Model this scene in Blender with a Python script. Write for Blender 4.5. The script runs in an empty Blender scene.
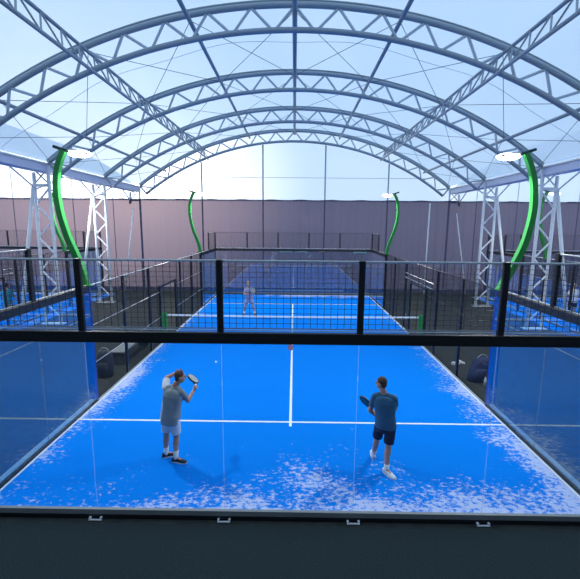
import bpy, bmesh, math, random
from mathutils import Vector as V, Matrix
random.seed(7)
S = bpy.context.scene
COL = S.collection
PI = math.pi

# ------------------------------------------------------------------ camera
cam = bpy.data.cameras.new('camera'); camo = bpy.data.objects.new('camera', cam); COL.objects.link(camo)
yaw, pit, rol = -.0097, .1628, .0083
fw = V((math.sin(yaw)*math.cos(pit), math.cos(yaw)*math.cos(pit), -math.sin(pit)))
rt = V((math.cos(yaw), -math.sin(yaw), 0)); up = rt.cross(fw)
r2 = rt*math.cos(rol)+up*math.sin(rol); u2 = -rt*math.sin(rol)+up*math.cos(rol)
mw = Matrix((r2, u2, -fw)).transposed().to_4x4(); mw.translation = V((.0466, -5.489, 4.5432))
camo.matrix_world = mw
cam.sensor_width = 36; cam.lens = 36*392.07/580; cam.clip_start = .05; cam.clip_end = 500
S.camera = camo

# ------------------------------------------------------------------ world (evening-bright sky seen through the membrane)
W = bpy.data.worlds.new('sky'); S.world = W; W.use_nodes = True
nt = W.node_tree; N = nt.nodes; L = nt.links; N.clear()
def wn(t, **k):
    n = N.new(t)
    for a, b in k.items(): setattr(n, a, b)
    return n
def wm(op, a, b=None, c=None, clamp=False):
    n = wn('ShaderNodeMath', operation=op, use_clamp=clamp)
    for i, v in enumerate((a, b, c)):
        if v is None: continue
        if isinstance(v, (int, float)): n.inputs[i].default_value = v
        else: L.new(v, n.inputs[i])
    return n.outputs[0]
def wmix(f, a, b):
    n = wn('ShaderNodeMix', data_type='RGBA')
    for s, v in ((0, f), (6, a), (7, b)):
        if isinstance(v, (int, float)): n.inputs[s].default_value = v
        elif isinstance(v, tuple): n.inputs[s].default_value = (*v, 1)
        else: L.new(v, n.inputs[s])
    return n.outputs[2]
tc = wn('ShaderNodeTexCoord'); d = tc.outputs['Generated']
sx = wn('ShaderNodeSeparateXYZ'); L.new(d, sx.inputs[0]); z = sx.outputs[2]
zen = wm('POWER', wm('MAXIMUM', z, 0.0), .6)
SKY_H = (.47, .59, .73); SKY_Z = (.42, .57, .74)
base = wmix(zen, SKY_H, SKY_Z)
nz = wn('ShaderNodeTexNoise'); nz.inputs['Scale'].default_value = 3.2; nz.inputs['Detail'].default_value = 5; nz.inputs['Roughness'].default_value = .55
L.new(d, nz.inputs['Vector'])
dt = wn('ShaderNodeVectorMath', operation='DOT_PRODUCT'); L.new(d, dt.inputs[0])
GD = V((-.42, .90, .10)).normalized(); dt.inputs[1].default_value = GD
dot = dt.outputs['Value']
near = wm('SMOOTH_MIN', wm('MAXIMUM', wm('MULTIPLY_ADD', dot, 1.6, -.55), 0.0), 1.0, .2)
cl = wm('MULTIPLY', wm('MULTIPLY_ADD', nz.outputs['Fac'], 5.0, -2.6, clamp=True), wm('MULTIPLY_ADD', near, .75, .15, clamp=True), clamp=True)
sky = wmix(cl, base, (.92, .96, 1.0))
g1 = wm('MULTIPLY', wm('POWER', wm('MULTIPLY_ADD', dot, 9.0, -8.0, clamp=True), 1.6), wm('MULTIPLY_ADD', z, -1.9, 1.1, clamp=True))       # wide warm glow round the low sun
glow = wmix(g1, (0, 0, 0), (1.85, 1.6, 1.32))
ad = wn('ShaderNodeMix', data_type='RGBA', blend_type='ADD'); ad.inputs[0].default_value = 1; L.new(sky, ad.inputs[6]); L.new(glow, ad.inputs[7])
gnd = wm('MULTIPLY_ADD', z, 2.2, .95, clamp=True)
full = wmix(gnd, (.03, .03, .035), ad.outputs[2])
bg = wn('ShaderNodeBackground'); bg.inputs['Strength'].default_value = 1.62; L.new(full, bg.inputs[0])
wo = wn('ShaderNodeOutputWorld'); L.new(bg.outputs[0], wo.inputs[0])

LAMP_W = 185.0
vs = S.view_settings; S.display_settings.display_device = 'sRGB'
vs.view_transform = 'Standard'; vs.look = 'None'; vs.gamma = 1; vs.use_curve_mapping = False; vs.exposure = .25

# ------------------------------------------------------------------ materials
def mat(name, col, rough=.6, metal=0, noise=None, spec=.5, emis=None):
    m = bpy.data.materials.new(name); m.use_nodes = True
    n = m.node_tree.nodes; l = m.node_tree.links; b = n['Principled BSDF']
    b.inputs['Base Color'].default_value = (*col, 1); b.inputs['Roughness'].default_value = rough; b.inputs['Metallic'].default_value = metal
    b.inputs['Specular IOR Level'].default_value = spec
    if emis:
        b.inputs['Emission Color'].default_value = (*emis[0], 1); b.inputs['Emission Strength'].default_value = emis[1]
    if noise:
        sc, c2, bump = noise
        t = n.new('ShaderNodeTexCoord'); z_ = n.new('ShaderNodeTexNoise'); z_.inputs['Scale'].default_value = sc; z_.inputs['Detail'].default_value = 4
        l.new(t.outputs['Object'], z_.inputs['Vector'])
        x = n.new('ShaderNodeMix'); x.data_type = 'RGBA'; x.inputs[6].default_value = (*col, 1); x.inputs[7].default_value = (*c2, 1)
        r = n.new('ShaderNodeMapRange'); r.inputs[1].default_value = .35; r.inputs[2].default_value = .65
        l.new(z_.outputs['Fac'], r.inputs[0]); l.new(r.outputs[0], x.inputs[0]); l.new(x.outputs[2], b.inputs['Base Color'])
        if bump:
            bp = n.new('ShaderNodeBump'); bp.inputs['Strength'].default_value = bump; l.new(z_.outputs['Fac'], bp.inputs['Height']); l.new(bp.outputs[0], b.inputs['Normal'])
    return m
def glass(name, f0, tint):
    m = bpy.data.materials.new(name); m.use_nodes = True
    n = m.node_tree.nodes; l = m.node_tree.links; n.clear()
    def M(op, a, b=None, c=None):
        q = n.new('ShaderNodeMath'); q.operation = op; q.use_clamp = True
        for i, v in enumerate((a, b, c)):
            if v is None: continue
            if isinstance(v, (int, float)): q.inputs[i].default_value = v
            else: l.new(v, q.inputs[i])
        return q.outputs[0]
    lw = n.new('ShaderNodeLayerWeight'); lw.inputs[0].default_value = .5
    f = M('MULTIPLY_ADD', M('POWER', lw.outputs['Facing'], 5.0), 1-f0, f0)
    tr = n.new('ShaderNodeBsdfTransparent'); tr.inputs[0].default_value = (*tint, 1)
    gl = n.new('ShaderNodeBsdfGlossy'); gl.inputs['Roughness'].default_value = .015; gl.inputs[0].default_value = (.95, .97, 1, 1)
    mx = n.new('ShaderNodeMixShader'); l.new(f, mx.inputs[0]); l.new(tr.outputs[0], mx.inputs[1]); l.new(gl.outputs[0], mx.inputs[2])
    o = n.new('ShaderNodeOutputMaterial'); l.new(mx.outputs[0], o.inputs[0])
    return m
def membrane(name, tcol, trans, difc, seethru):
    m = bpy.data.materials.new(name); m.use_nodes = True
    n = m.node_tree.nodes; l = m.node_tree.links; n.clear()
    a = n.new('ShaderNodeBsdfTransparent'); a.inputs[0].default_value = (*tcol, 1)
    b = n.new('ShaderNodeBsdfTranslucent'); b.inputs[0].default_value = (*trans, 1)
    c = n.new('ShaderNodeBsdfDiffuse'); c.inputs[0].default_value = (*difc, 1)
    m1 = n.new('ShaderNodeMixShader'); m1.inputs[0].default_value = .4; l.new(b.outputs[0], m1.inputs[1]); l.new(c.outputs[0], m1.inputs[2])
    m2 = n.new('ShaderNodeMixShader'); m2.inputs[0].default_value = seethru; l.new(m1.outputs[0], m2.inputs[1]); l.new(a.outputs[0], m2.inputs[2])
    o = n.new('ShaderNodeOutputMaterial'); l.new(m2.outputs[0], o.inputs[0])
    return m

def turf_material(name, wear):
    m = bpy.data.materials.new(name); m.use_nodes = True
    n = m.node_tree.nodes; l = m.node_tree.links; b = n['Principled BSDF']
    def inp(q, i, v):
        if isinstance(v, (int, float)): q.inputs[i].default_value = v
        else: l.new(v, q.inputs[i])
    def M(op, a, b_=None, c=None, cl=False):
        q = n.new('ShaderNodeMath'); q.operation = op; q.use_clamp = cl
        for i, v in enumerate((a, b_, c)):
            if v is not None: inp(q, i, v)
        return q.outputs[0]
    def noise(vec, sc, det, ro=.5):
        q = n.new('ShaderNodeTexNoise'); q.inputs['Scale'].default_value = sc; q.inputs['Detail'].default_value = det; q.inputs['Roughness'].default_value = ro
        l.new(vec, q.inputs['Vector']); return q.outputs['Fac']
    def mp(sc, loc=(0, 0, 0)):
        q = n.new('ShaderNodeMapping'); q.inputs['Scale'].default_value = sc; q.inputs['Location'].default_value = loc
        l.new(t.outputs['Object'], q.inputs['Vector']); return q.outputs[0]
    t = n.new('ShaderNodeTexCoord'); s = n.new('ShaderNodeSeparateXYZ'); l.new(t.outputs['Object'], s.inputs[0])
    x, y = s.outputs[0], s.outputs[1]
    ax = M('ABSOLUTE', x)
    # where silica sand piles up: by the end glass, along both sides, more on the right
    def fall(d, w): return M('POWER', M('MAXIMUM', M('SUBTRACT', 1, M('DIVIDE', M('MAXIMUM', d, 0), w)), 0), 1.0)
    yn = M('MINIMUM', y, M('SUBTRACT', 20, y))
    endn = M('MULTIPLY', fall(yn, 1.6), M('MULTIPLY_ADD', x, .11, .88, True))
    right = M('MULTIPLY', fall(M('SUBTRACT', 5, x), 1.3), M('MULTIPLY_ADD', fall(M('ABSOLUTE', M('SUBTRACT', y, 2.0)), 9.0), .62, .35))
    left = M('MULTIPLY', fall(M('ADD', x, 5), .95), M('MULTIPLY_ADD', fall(M('ABSOLUTE', M('SUBTRACT', y, 5.0)), 4.0), .68, .5))
    mid = M('MULTIPLY', M('MULTIPLY', fall(M('ABSOLUTE', M('SUBTRACT', x, .5)), 2.6), fall(M('ABSOLUTE', M('SUBTRACT', y, .9)), 1.8)), .75)
    dens = M('MAXIMUM', M('MAXIMUM', endn, right), M('MAXIMUM', left, mid))
    big = noise(mp((1, 1, 1)), 1.1, 3)
    fine = noise(mp((1, 1.5, 1), (3, 7, 0)), 9.0, 8, .72)
    th = M('ADD', M('MULTIPLY', dens, .40 * wear), M('ADD', M('MULTIPLY_ADD', fine, 1.25, -.625), M('MULTIPLY_ADD', big, .55, -.275)))
    mask = M('MULTIPLY', M('MULTIPLY_ADD', th, 9.0, -2.05, True), M('MULTIPLY_ADD', dens, 1.0, .45, True))
    tone = noise(mp((.25, 1.5, 1)), 1.2, 2)
    c1 = n.new('ShaderNodeMix'); c1.data_type = 'RGBA'; l.new(tone, c1.inputs[0]); c1.inputs[6].default_value = (.001, .20, .74, 1); c1.inputs[7].default_value = (.0012, .222, .81, 1)
    gr = noise(mp((1, 1, 1)), 160, 2)
    c2 = n.new('ShaderNodeMix'); c2.data_type = 'RGBA'; l.new(M('MULTIPLY', mask, .8), c2.inputs[0]); l.new(c1.outputs[2], c2.inputs[6]); c2.inputs[7].default_value = (.62, .66, .84, 1)
    l.new(c2.outputs[2], b.inputs['Base Color']); b.inputs['Roughness'].default_value = .85; b.inputs['Specular IOR Level'].default_value = .03
    bp = n.new('ShaderNodeBump'); bp.inputs['Strength'].default_value = .15; l.new(gr, bp.inputs['Height']); l.new(bp.outputs[0], b.inputs['Normal'])
    return m

M_ = dict(
 turf=turf_material('blue_turf', 1.0), line=mat('white_line', (.86, .9, .92), .8),
 strut=mat('pale_strut_steel', (.50, .57, .64), .5, .1), steel=mat('galvanised_steel', (.33, .39, .45), .5, .1), white=mat('white_painted_steel', (.86, .88, .90), .45),
 gutter=mat('lavender_gutter', (.66, .70, .88), .5), black=mat('black_powder_coat', (.012, .014, .018), .42),
 wire=mat('black_wire', (.012, .014, .018), .5), silver=mat('silver_wire', (.62, .64, .62), .35, .3),
 blue=mat('blue_post_paint', (.003, .06, .36), .35), green=mat('green_lamp_paint', (.025, .27, .05), .45),
 dgreen=mat('dark_green_arm', (.01, .05, .05), .5), alu=mat('aluminium_rail', (.42, .45, .46), .45, .2), rail=mat('grey_base_rail', (.24, .26, .27), .5, .1), joint=membrane('pane_joint', (1, 1, 1), (.8, .85, .9), (.8, .85, .9), .86), kerb=mat('pale_kerb', (.66, .67, .66), .6),
 floor=mat('grey_floor', (.040, .045, .043), .85, noise=(6, (.060, .064, .058), .1), spec=.12),
 carpet=mat('dark_carpet', (.006, .014, .018), .95, noise=(75, (.028, .044, .050), .8), spec=.2),
 glass=glass('end_glass', .035, (.97, .99, .99)), sglass=glass('side_glass', .135, (.74, .89, .97)), fglass=glass('far_glass', .11, (.85, .9, .96)),
 roof=membrane('roof_membrane', (.86, .94, 1.0), (.80, .88, .96), (.74, .8, .86), .13), gable=membrane('gable_membrane', (.9, .95, 1.0), (.80, .88, .96), (.74, .8, .86), .42),
 curtain=membrane('mauve_curtain', (.80, .64, .74), (.065, .072, .135), (.068, .072, .135), .115),
 cable=mat('dark_cable', (.06, .08, .11), .5), seam=mat('membrane_seam', (.50, .58, .68), .7),
 lamp=mat('lamp_lens', (1, 1, 1), .3, emis=((1, 1, .96), 14)), lamph=mat('lamp_housing', (.35, .38, .38), .4),
 skin=mat('skin', (.56, .30, .21), .6), hair=mat('brown_hair', (.075, .04, .025), .8, noise=(40, (.11, .06, .035), .3)), fair=mat('fair_hair', (.42, .30, .2), .8),
 dhair=mat('dark_hair', (.02, .018, .02), .8),
 grey=mat('grey_jersey', (.30, .35, .38), .85, noise=(9, (.26, .31, .34), .2)), whitec=mat('white_cloth', (.78, .80, .83), .85), teal=mat('steel_blue_jersey', (.035, .13, .24), .85, noise=(9, (.045, .155, .28), .2)),
 navy=mat('navy_cloth', (.012, .02, .06), .85), cyan=mat('cyan_jersey', (.02, .30, .42), .85), lilac=mat('lilac_jersey', (.36, .36, .52), .85),
 blackc=mat('black_shoe', (.015, .016, .02), .5), sole=mat('white_sole', (.8, .8, .8), .6), pale=mat('pale_racket_face', (.50, .52, .46), .4), darkr=mat('dark_racket', (.02, .035, .04), .35),
 bag=mat('black_bag_fabric', (.012, .016, .035), .7, noise=(14, (.03, .035, .06), .4)), nbag=mat('navy_bag_fabric', (.015, .025, .09), .7, noise=(14, (.035, .05, .13), .4)),
 rbag=mat('pink_red_fabric', (.35, .08, .10), .8), bench=mat('bench_board', (.30, .31, .30), .7), ball=mat('pale_ball', (.70, .90, .75), .8), sticker=membrane('pink_grey_sticker', (.8, .7, .8), (.75, .5, .62), (.7, .5, .6), .2),
 signp=mat('pale_green_sign', (.35, .70, .60), .5), signy=mat('yellow_sign', (.75, .75, .25), .5), eye=mat('eye_dark', (.02, .02, .02), .3), wallb=mat('rear_wall_panel', (.10, .11, .13), .9),
)

# ------------------------------------------------------------------ helpers
class MB:
    def __init__(s): s.v = []; s.f = []; s.mi = []
    def add(s, vs_, fs, mi=0):
        o = len(s.v); s.v += [tuple(p) for p in vs_]; s.f += [tuple(i+o for i in q) for q in fs]; s.mi += [mi]*len(fs)
    def box(s, a, b, mi=0):
        x0, y0, z0 = (min(a[i], b[i]) for i in range(3)); x1, y1, z1 = (max(a[i], b[i]) for i in range(3))
        s.add([(x0, y0, z0), (x1, y0, z0), (x1, y1, z0), (x0, y1, z0), (x0, y0, z1), (x1, y0, z1), (x1, y1, z1), (x0, y1, z1)],
              [(0, 3, 2, 1), (4, 5, 6, 7), (0, 1, 5, 4), (1, 2, 6, 5), (2, 3, 7, 6), (3, 0, 4, 7)], mi); return s
    def tube(s, pts, r, n=8, closed_ends=True, mi=0, side=None):
        pts = [V(p) for p in pts]; k = len(pts)
        rs = r if isinstance(r, (list, tuple)) else [r]*k
        t0 = (pts[1]-pts[0]).normalized()
        u = V(side).normalized() if side else (V((0, 0, 1)) if abs(t0.z) < .9 else V((0, 1, 0)))
        vs_ = []; 
        for i, p in enumerate(pts):
            t = (pts[min(i+1, k-1)]-pts[max(i-1, 0)]).normalized()
            a = (u-t*u.dot(t))
            a = a.normalized() if a.length > 1e-5 else t.orthogonal().normalized()
            u = a; b = t.cross(a)
            ra, rb = rs[i] if isinstance(rs[i], (tuple, list)) else (rs[i], rs[i])
            off = PI/4 if n == 4 else 0
            for j in range(n):
                q = 2*PI*j/n+off; vs_.append(p+a*math.cos(q)*ra+b*math.sin(q)*rb)
        fs = [(i*n+j, i*n+(j+1) % n, (i+1)*n+(j+1) % n, (i+1)*n+j) for i in range(k-1) for j in range(n)]
        if closed_ends: fs += [tuple(range(n))[::-1], tuple((k-1)*n+j for j in range(n))]
        s.add(vs_, fs, mi); return s
    def cap(s, p, q, r1, r2, n=14, flat0=False, flat1=False, sx=1.0, side=None):
        """tapered capsule; sx widens it along side"""
        p, q = V(p), V(q); t = (q-p).normalized() if (q-p).length > 1e-6 else V((0, 0, 1)); pts = []; rr = []
        st = (0,) if flat0 else (-.999, -.8, -.5, 0)
        for c in st: pts.append(p+t*r1*c); rr.append(r1*math.sqrt(max(1e-4, 1-c*c)))
        en = (0,) if flat1 else (0, .5, .8, .999)
        for c in en: pts.append(q+t*r2*c); rr.append(r2*math.sqrt(max(1e-4, 1-c*c)))
        if side is None: side = t.orthogonal()
        s.tube(pts, [(a*sx, a) for a in rr], n, side=side); return s
    def ell(s, c, rad, axes=None, n=16, m=10):
        c = V(c); ax = axes or (V((1, 0, 0)), V((0, 1, 0)), V((0, 0, 1))); vs_ = []; fs = []
        for i in range(m+1):
            th = PI*i/m; th = min(max(th, .01), PI-.01)
            for j in range(n):
                ph = 2*PI*j/n
                vs_.append(c+ax[0]*rad[0]*math.sin(th)*math.cos(ph)+ax[1]*rad[1]*math.sin(th)*math.sin(ph)+ax[2]*rad[2]*math.cos(th))
        for i in range(m):
            for j in range(n): fs.append((i*n+j, (i+1)*n+j, (i+1)*n+(j+1) % n, i*n+(j+1) % n))
        fs += [tuple(range(n)), tuple(m*n+j for j in range(n))[::-1]]
        s.add(vs_, fs); return s
    def loft(s, rings, n=20):
        """rings: (centre, half width, half depth, side axis)"""
        vs_ = []
        for c, a, b, sd in rings:
            sd = V(sd).normalized(); f = V((0, 0, 1)).cross(sd).normalized(); c = V(c)
            for j in range(n):
                q = 2*PI*j/n; cc, ss = math.cos(q), math.sin(q)
                vs_.append(c+sd*a*math.copysign(abs(cc)**.85, cc)+f*b*math.copysign(abs(ss)**.85, ss))
        k = len(rings)
        fs = [(i*n+j, i*n+(j+1) % n, (i+1)*n+(j+1) % n, (i+1)*n+j) for i in range(k-1) for j in range(n)]
        fs += [tuple(range(n))[::-1], tuple((k-1)*n+j for j in range(n))]
        s.add(vs_, fs); return s
    def build(s, name, m, parent=None, loc=None, smooth=False, voxel=None, bevel=None):
        me = bpy.data.meshes.new(name); off = V(loc) if loc is not None else V((0, 0, 0))
        me.from_pydata([tuple(V(p)-off) for p in s.v], [], s.f)
        ms = m if isinstance(m, (list, tuple)) else [m]
        for q in ms: me.materials.append(q)
        for i, f in enumerate(me.polygons): f.material_index = s.mi[i]; f.use_smooth = smooth
        b = bmesh.new(); b.from_mesh(me); bmesh.ops.recalc_face_normals(b, faces=b.faces); b.to_mesh(me); b.free()
        o = bpy.data.objects.new(name, me); COL.objects.link(o)
        if parent is not None:
            o.parent = parent; o.location = off
        else: o.location = off
        if voxel:
            r = o.modifiers.new('remesh', 'REMESH'); r.mode = 'VOXEL'; r.voxel_size = voxel; r.use_smooth_shade = True
            sm = o.modifiers.new('smooth', 'SMOOTH'); sm.iterations = 3; sm.factor = .5
        if bevel:
            q = o.modifiers.new('bevel', 'BEVEL'); q.width = bevel; q.segments = 2; q.limit_method = 'ANGLE'
        return o
def tag(o, label=None, cat=None, group=None, kind=None):
    if label: o['label'] = label
    if cat: o['category'] = cat
    if group: o['group'] = group
    if kind: o['kind'] = kind
    return o
def thing(name, loc, label, cat, group=None):
    o = bpy.data.objects.new(name, None); COL.objects.link(o); o.location = loc; o.empty_display_size = .2
    return tag(o, label, cat, group)
KIDS = {}
def children(o): return [c for c in bpy.data.objects if c.parent == o]
def copy_tree(o, parent=None, move=None, label=None, group=None):
    c = o.copy(); COL.objects.link(c)
    if parent is not None: c.parent = parent
    if move is not None: c.location = V(o.location)+V(move)
    if label: c['label'] = label
    if group: c['group'] = group
    for ch in children(o):
        if ch != c: copy_tree(ch, c)
    return c
# a thing built in world coordinates: parts are meshes whose origin is moved to the thing's base
class Thing:
    def __init__(s, name, loc, label, cat, group=None): s.o = thing(name, loc, label, cat, group); s.loc = V(loc)
    def part(s, name, mb, m, parent=None, label=None, **k):
        mb.v = [tuple(V(p)-s.loc) for p in mb.v]
        o = mb.build(name, m, parent or s.o, **k)
        if label: o['label'] = label
        return o

# ------------------------------------------------------------------ structure: floor, roof, walls
def struct(name, mb, m, **k):
    o = mb.build(name, m, **k); o['kind'] = 'structure'; return o
XW = 32.6; YB = -9.0; YE = 22.4
struct('floor', MB().box((-XW, YB, -.12), (XW, YE+.6, -.02)), M_['floor'])
def arcpt(x0, r, s):   # s = arc length from the ridge
    a = s/17.17; return (x0+r*math.sin(a), -6.38+r*math.cos(a))
SF = 11.4
def vault(name, x0):
    mb = MB(); R = 17.30; n = 48; ys = [YB+(YE-YB)*i/24 for i in range(25)]
    vs_ = [(arcpt(x0, R, -SF+2*SF*i/n)[0], y, arcpt(x0, R, -SF+2*SF*i/n)[1]) for y in ys for i in range(n+1)]
    mb.add(vs_, [(j*(n+1)+i, j*(n+1)+i+1, (j+1)*(n+1)+i+1, (j+1)*(n+1)+i) for j in range(24) for i in range(n)])
    return struct(name, mb, M_['roof'], smooth=True)
vault('ceiling', 0)
vault('ceiling_left', -21.75); vault('ceiling_right', 21.75)
def gable(name, x0, y):
    mb = MB(); n = 48; R = 17.3; lo = 6.15; vs_ = []
    for i in range(n+1):
        x, z_ = arcpt(x0, R, -SF+2*SF*i/n); vs_ += [(x, y, lo), (x, y, z_)]
    mb.add(vs_, [(2*i, 2*i+2, 2*i+3, 2*i+1) for i in range(n)])
    return struct(name, mb, M_['gable'])
for nm, x0 in (('wall_back', 0), ('wall_back_left', -21.75), ('wall_back_right', 21.75)): gable(nm, x0, YE)
for nm, x0 in (('wall_front', 0), ('wall_front_left', -21.75), ('wall_front_right', 21.75)): gable(nm, x0, YB).data.materials[0] = M_['wallb']
struct('wall_front_lower', MB().box((-XW, YB-.12, -.12), (XW, YB, 6.2)), M_['wallb'])
struct('wall_left', MB().box((-XW-.1, YB, -.12), (-XW, YE+.6, 7.1)), M_['wallb'])
struct('wall_right', MB().box((XW, YB, -.12), (XW+.1, YE+.6, 7.1)), M_['wallb'])
# dark carpet of the walkway in front of the glass
mb = MB().box((-12, -8.9, -.02), (12, -.16, 0))
tag(mb.build('walkway_carpet', M_['carpet']), 'dark charcoal carpet in front of the near glass wall', 'carpet')
# curtain along the whole far end
YCU = 21.62
mb = MB(); nx = 1300; rows = [0.0, .6, 1.8, 3.2, 4.6, 5.6, 6.02, 6.22]
rnd = [random.uniform(-1, 1) for _ in range(400)]
def fold(x):
    i = int((x+40)*2.2); f = (x+40)*2.2-i; f = f*f*(3-2*f)
    a = rnd[i % 400]*(1-f)+rnd[(i+1) % 400]*f
    return .05*math.sin(x*21+3*a)+.07*math.sin(x*7.3+5*a)+.06*a
vs_ = []
for zi, z_ in enumerate(rows):
    for i in range(nx+1):
        x = -XW+.05+(2*XW-.1)*i/nx; k = .45+.55*(1-z_/6.22)
        edge = .03*math.sin(x*3.1) if zi == len(rows)-1 else 0
        vs_.append((x, YCU+fold(x)*k, z_+edge))
mb.add(vs_, [(j*(nx+1)+i, j*(nx+1)+i+1, (j+1)*(nx+1)+i+1, (j+1)*(nx+1)+i) for j in range(len(rows)-1) for i in range(nx)])
cu = Thing('curtain', (0, YCU, 0), 'wide pleated mauve grey curtain hanging across the far end of the hall', 'curtain')
cu.part('cloth', mb, M_['curtain'], smooth=True)
cu.part('top_rail', MB().tube([(-XW+.1, YCU+.12, 6.2), (XW-.1, YCU+.12, 6.2)], .03, 8), M_['steel'])

# ------------------------------------------------------------------ roof arches, purlins, columns
AY = [1.80, 6.87, 11.93, 17.0, 22.07]
ORD = {0: 'roof arch over the near end of the court', 1: 'nearest large roof arch in view, spanning the whole width', 2: 'second roof arch from the camera', 3: 'third roof arch from the camera', 4: 'farthest roof arch, in front of the white gable'}
for k, y in enumerate(AY):
    t = Thing('roof_arch', (0, y, 6.9), 'blue grey steel lattice arch, '+ORD[k], 'roof arch', 'steel arches of the vault')
    for nm, R, hw in (('outer_chord', 17.13, .09), ('inner_chord', 16.47, .085)):
        pts = []
        for i in range(61):
            x, z_ = arcpt(0, R, -SF+.0+2*SF*i/60); pts.append((x, y, z_))
        t.part(nm, MB().tube(pts, (hw*.8, hw*1.0) if False else hw, 8, side=(0, 1, 0)), M_['steel'], smooth=True)
    bo = []
    n = 9; st = SF/n
    for sgn in (-1, 1):
        for i in range(n):
            a = arcpt(0, 17.1, sgn*i*st); m_ = arcpt(0, 16.5, sgn*(i+.5)*st+(-sgn*.0)); b = arcpt(0, 17.1, sgn*(i+1)*st)
            t.part('diagonal_strut', MB().tube([(a[0], y, a[1]), (m_[0]-.06*sgn, y, m_[1])], .042, 6), M_['strut'])
            t.part('diagonal_strut', MB().tube([(b[0], y, b[1]), (m_[0]+.06*sgn, y, m_[1])], .042, 6), M_['strut'])
    t.part('end_strut', MB().tube([(arcpt(0, 17.13, -SF)[0], y, arcpt(0, 17.13, -SF)[1]), (arcpt(0, 16.47, -SF)[0], y, arcpt(0, 16.47, -SF)[1])], .05, 6), M_['steel'])
    t.part('end_strut', MB().tube([(arcpt(0, 17.13, SF)[0], y, arcpt(0, 17.13, SF)[1]), (arcpt(0, 16.47, SF)[0], y, arcpt(0, 16.47, SF)[1])], .05, 6), M_['steel'])
    # membrane keder rail above the chord
    pts = [(arcpt(0, 17.25, -SF+2*SF*i/60)[0], y, arcpt(0, 17.25, -SF+2*SF*i/60)[1]) for i in range(61)]
    t.part('keder_rail', MB().tube(pts, .03, 6, side=(0, 1, 0)), M_['steel'])
S1 = 3.07; S2 = 6.25; S3 = 9.35
PL = {0: 'along the ridge', -S1: 'left of the ridge', S1: 'right of the ridge', -S3: 'low on the left slope', S3: 'low on the right slope'}
for s_, lb in PL.items():
    x, z_ = arcpt(0, 16.96, s_)
    for j in range(4):
        pass
    tag(MB().tube([(x, 1.8, z_), (x, 22.2, z_)], .065 if s_ else .075, 8).build('roof_purlin', M_['steel'], smooth=True), 'straight round steel roof tube running into the distance '+lb, 'roof tube')
for sg, lb in ((-1, 'left'), (1, 'right')):
    t = Thing('lattice_purlin', (sg*6, 12, 8.9), 'long lattice truss crossing under the arches on the %s slope of the roof' % lb, 'roof truss')
    xo, zo = arcpt(0, 17.0, sg*S2); xi, zi = arcpt(0, 16.33, sg*S2)
    y0, y1 = -2.0, 22.0
    for nm, x, z_ in (('upper_rail', xo, zo), ('lower_rail', xi, zi)):
        t.part(nm, MB().tube([(x, y0, z_), (x, y1, z_)], .05, 8), M_['steel'], smooth=True)
    y = y0; q = 0
    while y < y1-.3:
        a, b = ((xo, y, zo), (xi, y+.42, zi)) if q % 2 == 0 else ((xi, y, zi), (xo, y+.42, zo))
        t.part('diagonal_strut', MB().tube([a, b], .026, 6), M_['steel']); y += .42; q += 1
# cross bracing
BN = ['before the nearest visible arch', 'between first and second arches', 'between second and third arches', 'between third and last arches']
PN = ['beside the ridge', 'inside the lattice truss', 'outside the lattice truss', 'above the gutter']
SS = [0, S1, S2, S3, SF-.1]
for b in range(1, 4):
    for sg, sd in ((-1, 'left'), (1, 'right')):
        for p in range(4):
            xa, za = arcpt(0, 17.0, sg*SS[p]); xb, zb = arcpt(0, 17.0, sg*SS[p+1])
            ya, yb = AY[b]+.05, AY[b+1]-.05
            t = Thing('cross_bracing', ((xa+xb)/2, (ya+yb)/2, (za+zb)/2), 'crossed cables %s, %s slope, %s' % (BN[b], sd, PN[p]), 'bracing cables', 'roof cross bracing')
            t.part('cable', MB().tube([(xa, ya, za), (xb, yb, zb)], .010, 5), M_['cable'])
            t.part('cable', MB().tube([(xb, ya, zb), (xa, yb, za)], .010, 5), M_['cable'])
    ym = (AY[b]+AY[b+1])/2
    pts = [(arcpt(0, 17.27, -SF+2*SF*i/60)[0], ym-.13*math.cos(i/60*PI*10), arcpt(0, 17.27, -SF+2*SF*i/60)[1]) for i in range(61)]
    tag(MB().tube(pts, .008, 4, side=(0, 1, 0)).build('membrane_seam', M_['seam']), 'faint scalloped seam line across the roof membrane '+BN[b], 'seam')
# gutters
for sg, lb in ((-1, 'left'), (1, 'right')):
    t = Thing('gutter_beam', (sg*10.95, 7, 6.6), 'pale lavender gutter beam along the %s edge of the vault on top of the columns' % lb, 'gutter')
    t.part('channel', MB().box((sg*10.62, -2, 6.72), (sg*11.15, 22.3, 7.02)), M_['gutter'])
    t.part('top_flange', MB().box((sg*10.56, -2, 7.03), (sg*11.25, 22.3, 7.09)), M_['white'])
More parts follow.
